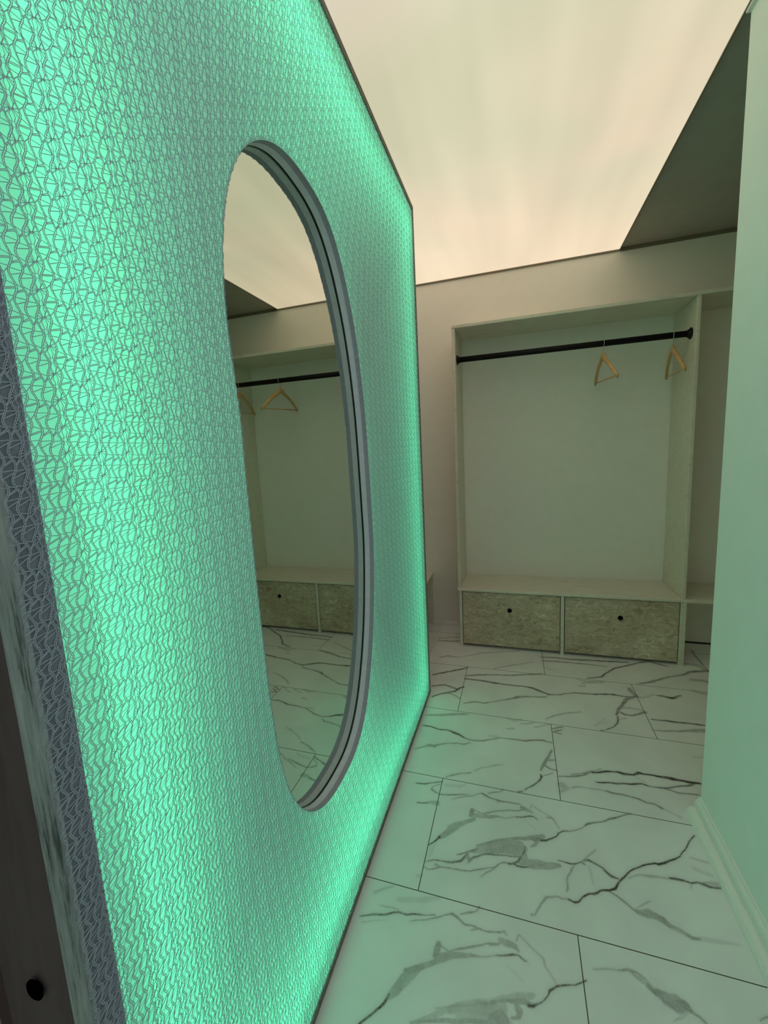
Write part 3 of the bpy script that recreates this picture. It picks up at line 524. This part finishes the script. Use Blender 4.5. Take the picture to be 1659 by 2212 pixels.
# clothes hangers
def hanger(loc, rz, tilt):
    t = empty('clothes_hanger', loc)
    # local: x along the arms, z up, origin at the rail centre
    hk = [(0, 0, -.085), (0, 0, -.045)]+[(-.0215*math.sin(a), 0, -.0215*math.cos(a)+(RR+.0022-.0215)) for a in np.linspace(0.15, math.pi*1.62, 16)]
    obj_h = tube(bmesh.new(), hk, .0018, n=8)
    W_, D_ = .25, .147
    n = 22; arm = []
    bm = bmesh.new(); prev = None
    for i in range(-n, n+1):
        s = i/n; a = abs(s)
        x = W_*s; z = -.088-D_*(a**1.12)*.98 + .012*math.exp(-(a/.12)**2)+.010*math.sin(min(a, 1)*math.pi)
        hgt = .027-.006*a+.008*math.exp(-(a/.15)**2)-(.005 if .80 < a < .85 else 0)
        yy = -.020*a*a; th = .0085 if a < .97 else .0065
        ring = []
        for k in range(8):
            g = 2*math.pi*(k+.5)/8; ring.append(bm.verts.new((x, yy+th*max(-1, min(1, 1.25*math.cos(g))), z+hgt*.62*max(-1, min(1, 1.25*math.sin(g))))))
        if prev:
            for k in range(8): bm.faces.new((prev[k], prev[(k+1) % 8], ring[(k+1) % 8], ring[k]))
        else: bm.faces.new(ring)
        prev = ring
    bm.faces.new(prev[::-1])
    def loc_obj(name, b, m, sm):
        me = bpy.data.meshes.new(name); bmesh.ops.recalc_face_normals(b, faces=b.faces); b.to_mesh(me); b.free(); me.materials.append(m)
        for p in me.polygons: p.use_smooth = sm
        o = bpy.data.objects.new(name, me); COL.objects.link(o); o.parent = t; return o
    loc_obj('shoulder_arms', bm, HWOOD, True); loc_obj('hook', obj_h, CHROME, True)
    zb = -.088-D_+.006
    loc_obj('trouser_bar', tube(bmesh.new(), [(-W_+.014, -.018, zb), (W_-.014, -.018, zb)], .0042, n=10), HWOOD, True)
    t.rotation_euler = (0, tilt, rz)
    return t
def make_copy(src, loc, rz, tilt):
    r = src.copy(); COL.objects.link(r); r.location = loc; r.rotation_euler = (0, tilt, rz)
    for ch in src.children:
        c = ch.copy(); COL.objects.link(c); c.parent = r
    return r
h1 = hanger((.543, RY, RZ), math.radians(94.5), math.radians(-2.5))
tag(h1, 'honey coloured wooden clothes hanger hanging alone, nearer the middle of the black rail', 'clothes hanger', 'wooden hangers on the rail')
h2 = make_copy(h1, (.932, RY, RZ), math.radians(84), math.radians(-2))
tag(h2, 'wooden clothes hanger at the right end of the rail beside the side panel', 'clothes hanger', 'wooden hangers on the rail')

# low bench glimpsed past the end of the green panel
lb = tag(empty('bench', (-.85, 2.9, 0)), 'low pale board bench glimpsed behind the far end of the green panel', 'bench')
obj('bench_seat', bx(-1.24, -.684, 2.55, YB, .440, .462, bev=.005), BOARD, lb)
obj('bench_side', bx(-1.24, -.692, YB-.024, YB, 0, .440, bev=.003), BOARD, lb)
obj('bench_side', bx(-1.24, -.692, 2.55, 2.572, 0, .440, bev=.003), BOARD, lb)

# ------------------------------------------------------------------ backlit lace panel
PX = -.520; PB = -.660; PY0, PY1 = .273, 2.383; PZ0, PZ1 = .004, 2.796
T_ = .021
pn = tag(empty('light_panel', (-.59, 1.33, 0)), 'tall glowing green backlit panel covered with white lace fabric around an oval opening', 'light panel')
nb = bx(-.645, PX+.0015, PY0, PY0+T_, PZ0, PZ1, bev=.0012)
sb = obj('side_board', nb, BROWN, pn); sb['label'] = 'brown stained near end board with pale rough edge'
# pale rough-cut front edge of that board is its own face material
sb.data.materials.append(EDGE)
for p in sb.data.polygons:
    if p.normal.x > .6: p.material_index = 1
obj('side_board', bx(PB, PX+.001, PY1-.014, PY1, PZ0, PZ1, bev=.001), EDGE_DARK, pn)
obj('top_board', bx(PB, PX+.001, PY0+T_, PY1-.014, PZ1-.024, PZ1, bev=.001), EDGE_DARK, pn)
obj('bottom_board', bx(PB, PX+.001, PY0+T_, PY1-.014, PZ0, PZ0+.016, bev=.001), EDGE_DARK, pn)
obj('back_board', bx(-.674, PB-.001, PY0+T_+.001, PY1, PZ0, PZ1), INNER, pn)
obj('back_rail', bx(-.674, -.6452, PY0+.002, PY0+T_, PZ0, PZ1), REDDISH, pn)
obj('knob', knob_bm((-.573, PY0, .862), (0, -1, 0), r=.0135, l=.007), KNOB, sb)
# inner rectangle that the cloth is fixed to
FY0, FY1, FZ0, FZ1 = PY0+T_, PY1-.014, PZ0+.016, PZ1-.024
LIP = .336      # opaque lip behind the cloth on the near side
obj('fixing_lip', bx(-.556, -.5265, FY0, LIP, FZ0, FZ1), noise_mat('grey_lip', [(0.3, (0.20, 0.22, 0.27)), (0.7, (0.27, 0.29, 0.36))], nscale=30, rough=0.8), pn)
# oval opening, polar radius about its centre
CY, CZ = 1.265, 1.345; RX_ = -.607; MX = -.655
def r_super(th): return (np.abs(np.cos(th)/.446)**2.9+np.abs(np.sin(th)/1.0)**2.9)**(-1/2.9)
MEAS = [(35.8, .534), (69.3, .836), (82.2, .983), (92.7, 1.009), (104.7, .964), (111.7, .917), (122.2, .793), (129.6, .69), (137.7, .589), (146.7, .504), (194.6, .436), (219.5, .538), (235.7, .709), (245.5, .865), (251.8, .936), (274.7, 1.022), (292.0, .838), (330.5, .517)]
ma = np.radians([m[0] for m in MEAS]); mr_ = np.array([m[1] for m in MEAS])/r_super(ma)
tt = np.linspace(0, 2*np.pi, 1441)[:-1]
ratio = np.interp(tt, np.concatenate([ma-2*np.pi, ma, ma+2*np.pi]), np.tile(mr_, 3))
kern = np.exp(-(np.arange(-60, 61)/26.)**2); kern /= kern.sum()
ratio = np.convolve(np.concatenate([ratio[-60:], ratio, ratio[:60]]), kern, 'same')[60:-60]
def r_ring(th): return np.interp(np.mod(th, 2*np.pi), np.append(tt, 2*np.pi), np.append(ratio, ratio[0]))*r_super(th)
def r_rect(th):
    c, s = np.cos(th), np.sin(th)
    ry = np.where(c > 0, (FY1-CY), (CY-FY0))/np.maximum(np.abs(c), 1e-9); rz = np.where(s > 0, (FZ1-CZ), (CZ-FZ0))/np.maximum(np.abs(s), 1e-9)
    return np.minimum(ry, rz)
def cloth_x(y, z):
    dy, dz = y-CY, z-CZ; th = np.arctan2(dz, dy); r = np.hypot(dy, dz); a, b = r_ring(th), r_rect(th)
    s = np.clip((r-a)/(b-a), 0, 1); g = np.log1p(1.6*s)/math.log(2.6)
    return RX_+(PX-.003-RX_)*g
# diffusing film: ring-to-frame grid
cor = [math.atan2(z-CZ, y-CY) for y in (FY0, FY1) for z in (FZ0, FZ1)]
th = np.unique(np.concatenate([np.linspace(-math.pi, math.pi, 361)[:-1], cor])); ns = 28
S = np.linspace(0, 1, ns)**1.2
RR_ = r_ring(th)[:, None]*(1-S)+r_rect(th)[:, None]*S
YY = CY+RR_*np.cos(th)[:, None]; ZZ = CZ+RR_*np.sin(th)[:, None]; XX = cloth_x(YY, ZZ)
n_t = len(th); idx = np.arange(n_t*ns).reshape(n_t, ns); nx = np.roll(idx, -1, 0)
F = np.stack([idx[:, :-1], idx[:, 1:], nx[:, 1:], nx[:, :-1]], -1).reshape(-1, 4)
fo = raw_mesh('diffuser_film', np.stack([XX-.0025, YY, ZZ], -1).reshape(-1, 3), F, FILM, pn)
for p in fo.data.polygons: p.use_smooth = True

# lace: one knitted repeat, as yarn segments in unit cell coordinates
def lace_cell():
    segs = []
    def poly(P, w):
        for a, b in zip(P, P[1:]): segs.append((a[0], a[1], b[0], b[1], w))
    U = [.15, .385, .62, .855]
    ph_ = [0.0, .22, .44, .66]
    def cx(k, v): 
        t = (v+ph_[k]) % 1.0
        z = 1-4*abs(t-.5)          # triangle wave
        return U[k]+.060*math.sin(z*math.pi/2)
    for k in range(4):
        for off in (-.021, .021):
            poly([(cx(k, v)+off, v) for v in np.linspace(0, 1, 9)], .90)
        for v in np.linspace(0, 1, 10)[:-1]: segs.append((cx(k, v)-.026, v, cx(k, v)+.026, v+.02, .62))
    for k in range(3):      # paired links between wales
        for v0, dv in ((.08, .16), (.13, .16), (.40, -.05), (.66, .20), (.90, .04)):
            segs.append((cx(k, v0)+.02, v0, cx(k+1, v0+dv)-.02, v0+dv, .95))
    # flower between the last wale and the next repeat
    c1, c2 = (.97, .46), (1.03, .54)
    segs.append((*c1, *c2, 1.0)); segs.append((c1[0], c1[1]-.05, c2[0], c2[1]-.05, .6))
    for c, k, base, tg in ((c1, 3, 0, (.20, .36, .50, .64)), (c2, 0, 1, (.36, .50, .64, .80))):
        for v in tg:
            e = cx(k, v)+(.02 if k == 3 else -.02)+base
            segs.append((c[0], c[1], e, v, .92))
    for s_ in (-1, 1):
        poly([(1+s_*.05, .0), (1+s_*.035, .14), (1+s_*.075, .28), (1+s_*.02, .5), (1+s_*.075, .72), (1+s_*.035, .86), (1+s_*.05, 1.)], .8)
        segs.append((1+s_*.04, .04, (cx(0, .06)+1 if s_ > 0 else cx(3, .06)), .08, .6)); segs.append((1+s_*.04, .92, (cx(0, .96)+1 if s_ > 0 else cx(3, .96)), .95, .6))
    segs.append((.96, .07, 1.04, .10, .6)); segs.append((.96, .90, 1.04, .93, .6))
    return np.array(segs)
CW, CH = .047, .0315
def lace_field(u0, u1, v0, v1):
    cell = lace_cell(); ni = int((u1-u0)/CW)+3; nj = int((v1-v0)/CH)+3
    I, J = np.meshgrid(np.arange(-1, ni), np.arange(-1, nj), indexing='ij'); I = I.ravel()[:, None]; J = J.ravel()[:, None]
    # the knit is not perfectly even: shift each point by a slow wander
    a = u0+(I+cell[:, 0])*CW; b = v0+(J+cell[:, 1])*CH; c = u0+(I+cell[:, 2])*CW; d = v0+(J+cell[:, 3])*CH
    w_ = np.broadcast_to(cell[:, 4], a.shape)
    return [q_.ravel() for q_ in (a, b, c, d, w_)]
def warp(u, v):
    return (u+.006*np.sin(v*2.1+.5)+.0012*np.sin(v*23+u*9)+.0006*np.sin(u*57+v*31),
            v+.010*np.sin(u*2.6+.3)+.0010*np.sin(u*27+v*7)+.0006*np.sin(v*61-u*33))
def ribbons(P, Q, W, N):
    D = Q-P; L = np.linalg.norm(D, axis=1, keepdims=True); D = D/np.maximum(L, 1e-9); Sd = np.cross(N, D); Sd /= np.maximum(np.linalg.norm(Sd, axis=1, keepdims=True), 1e-9)
    E = D*.0002
    hw = (W*.00052)[:, None]
    V_ = np.stack([P-E+Sd*hw, P-E-Sd*hw, Q+E-Sd*hw, Q+E+Sd*hw], 1).reshape(-1, 3)
    return V_, np.arange(len(V_)).reshape(-1, 4)
a, b, c, d, w_ = lace_field(FY0-.1, FY1+.1, FZ0-.1, FZ1+.1)
a, b = warp(a, b); c, d = warp(c, d)
def inside(y, z):
    dy, dz = y-CY, z-CZ
    return (np.hypot(dy, dz) > r_ring(np.arctan2(dz, dy))+.0003) & (y > FY0) & (y < FY1) & (z > FZ0) & (z < FZ1)
ok = inside(a, b) & inside(c, d)
a, b, c, d, w_ = a[ok], b[ok], c[ok], d[ok], w_[ok]
off = .0008+.0006*rng.random(len(a))
P_ = np.stack([cloth_x(a, b)+off, a, b], 1); Q_ = np.stack([cloth_x(c, d)+off, c, d], 1)
Vr, Fr = ribbons(P_, Q_, w_, np.tile([1., 0, 0], (len(a), 1)))
# the yarn is round, so give every run its depth too
Dn = Q_-P_; Dn /= np.maximum(np.linalg.norm(Dn, axis=1, keepdims=True), 1e-9)
Vd, Fd = ribbons(P_-[.0002, 0, 0], Q_-[.0002, 0, 0], w_*.9, np.cross(Dn, np.tile([1., 0, 0], (len(a), 1))))
V_ = np.concatenate([Vr, Vd]); F_ = np.concatenate([Fr, Fd+len(Vr)])
lace = raw_mesh('lace_fabric', V_, F_, YARN, pn)
print('lace quads', len(F_))

# rim of the opening: lace hem, smooth band, black strip painted in for the dark gap at the mirror
th = np.linspace(0, 2*np.pi, 481)[:-1]
def rim_strip(name, x0, x1, mat, grow0=0., grow1=0.):
    r = r_ring(th); vs = []
    for x, g in ((x0, grow0), (x1, grow1)): vs.append(np.stack([np.full_like(th, x), CY+(r+g)*np.cos(th), CZ+(r+g)*np.sin(th)], -1))
    n_ = len(th); i = np.arange(n_); j = np.roll(i, -1)
    o = raw_mesh(name, np.concatenate(vs), np.stack([i, j, j+n_, i+n_], -1), mat, pn)
    for p in o.data.polygons: p.use_smooth = True
    return o
HEM = noise_mat('dim_hem_cloth', [(0.3, (0.36, 0.38, 0.43)), (0.7, (0.44, 0.46, 0.52))], nscale=20, rough=0.8)
rim_strip('rim_hem', RX_-.0015, RX_-.021, HEM, 0.0, -.0006)
band = rim_strip('rim_band', RX_-.0205, MX+.0045, GREYBAND, -.0014, -.0014)
rim_strip('rim_gap', MX+.0045, MX+.0006, GAP_DARK, .004, .004)
# hem lace wrapped round the rim
rr = r_ring(th); yy = CY+rr*np.cos(th); zz = CZ+rr*np.sin(th)
arc = np.concatenate([[0], np.cumsum(np.hypot(np.diff(np.append(yy, yy[0])), np.diff(np.append(zz, zz[0]))))]); LT = arc[-1]
tharc = np.append(th, 2*np.pi)
a, b, c, d, w_ = lace_field(-.05, .08, 0, LT)
a = a*.9; c = c*.9
ok = (a > 0) & (c > 0) & (a < .021) & (c < .021) & (b > 0) & (d > 0) & (b < LT) & (d < LT); a, b, c, d, w_ = a[ok], b[ok], c[ok], d[ok], w_[ok]
def on_rim(u, s):
    t_ = np.interp(s, arc, tharc); r = r_ring(t_)-.0012
    return np.stack([RX_-u, CY+r*np.cos(t_), CZ+r*np.sin(t_)], 1), np.stack([np.zeros_like(t_), -np.cos(t_), -np.sin(t_)], 1)
P_, N1 = on_rim(a, b); Q_, N2 = on_rim(c, d)
V_, F_ = ribbons(P_, Q_, w_, N1)
raw_mesh('rim_lace', V_, F_, YARN, pn)

# LED strips inside the box, on the frame, facing inwards
def led(name, loc, rot, sx, sy, power):
    l = bpy.data.lights.new(name, 'AREA'); l.shape = 'RECTANGLE'; l.size = sx; l.size_y = sy; l.energy = power; l.color = LED_COLOR
    o = bpy.data.objects.new(name, l); COL.objects.link(o); o.matrix_world = Matrix.Translation(Vector(loc)) @ rot.to_4x4()
    o.parent = pn; o.matrix_parent_inverse = Matrix.Translation(-Vector(pn.location)); return o
def aim(nrm, long):
    z = -Vector(nrm).normalized(); x = Vector(long).normalized(); y = z.cross(x); return Matrix((x, y, z)).transposed()
HGT = FZ1-FZ0; WID = FY1-LIP; zc = (FZ0+FZ1)/2; yc = (LIP+FY1)/2
LX = -.622
tl = -.30
led('led_strip', (LX, LIP+.010, zc), aim((tl, 1, 0), (0, 0, 1)), HGT-.02, .02, LED_POWER*LP[0])
led('led_strip', (LX, FY1-.012, zc), aim((tl, -1, 0), (0, 0, 1)), HGT-.02, .02, LED_POWER*LP[1])
led('led_strip', (LX, yc, FZ1-.012), aim((tl, 0, -1), (0, 1, 0)), WID-.02, .02, LED_POWER*LP[2])
led('led_strip', (LX, yc, FZ0+.012), aim((tl, 0, 1), (0, 1, 0)), WID-.02, .02, LED_POWER*LP[3])
# wall of the box round the opening
rim_strip('opening_liner', RX_-.004, PB, INNER, .006, .006)

# ------------------------------------------------------------------ oval mirror
mr = tag(empty('mirror', (MX, CY, CZ)), 'tall oval mirror recessed in the glowing green lace panel, reflecting the wardrobe', 'mirror')
bm = bmesh.new(); r = r_ring(th)+.0045
f = [bm.verts.new((MX, CY+r[i]*math.cos(th[i]), CZ+r[i]*math.sin(th[i]))) for i in range(0, len(th), 2)]
k = [bm.verts.new((MX-.004, v.co.y, v.co.z)) for v in f]
bm.faces.new(f); bm.faces.new(k[::-1])
for i in range(len(f)): bm.faces.new((f[i], f[(i+1) % len(f)], k[(i+1) % len(f)], k[i]))
obj('glass', bm, MIRROR, mr)
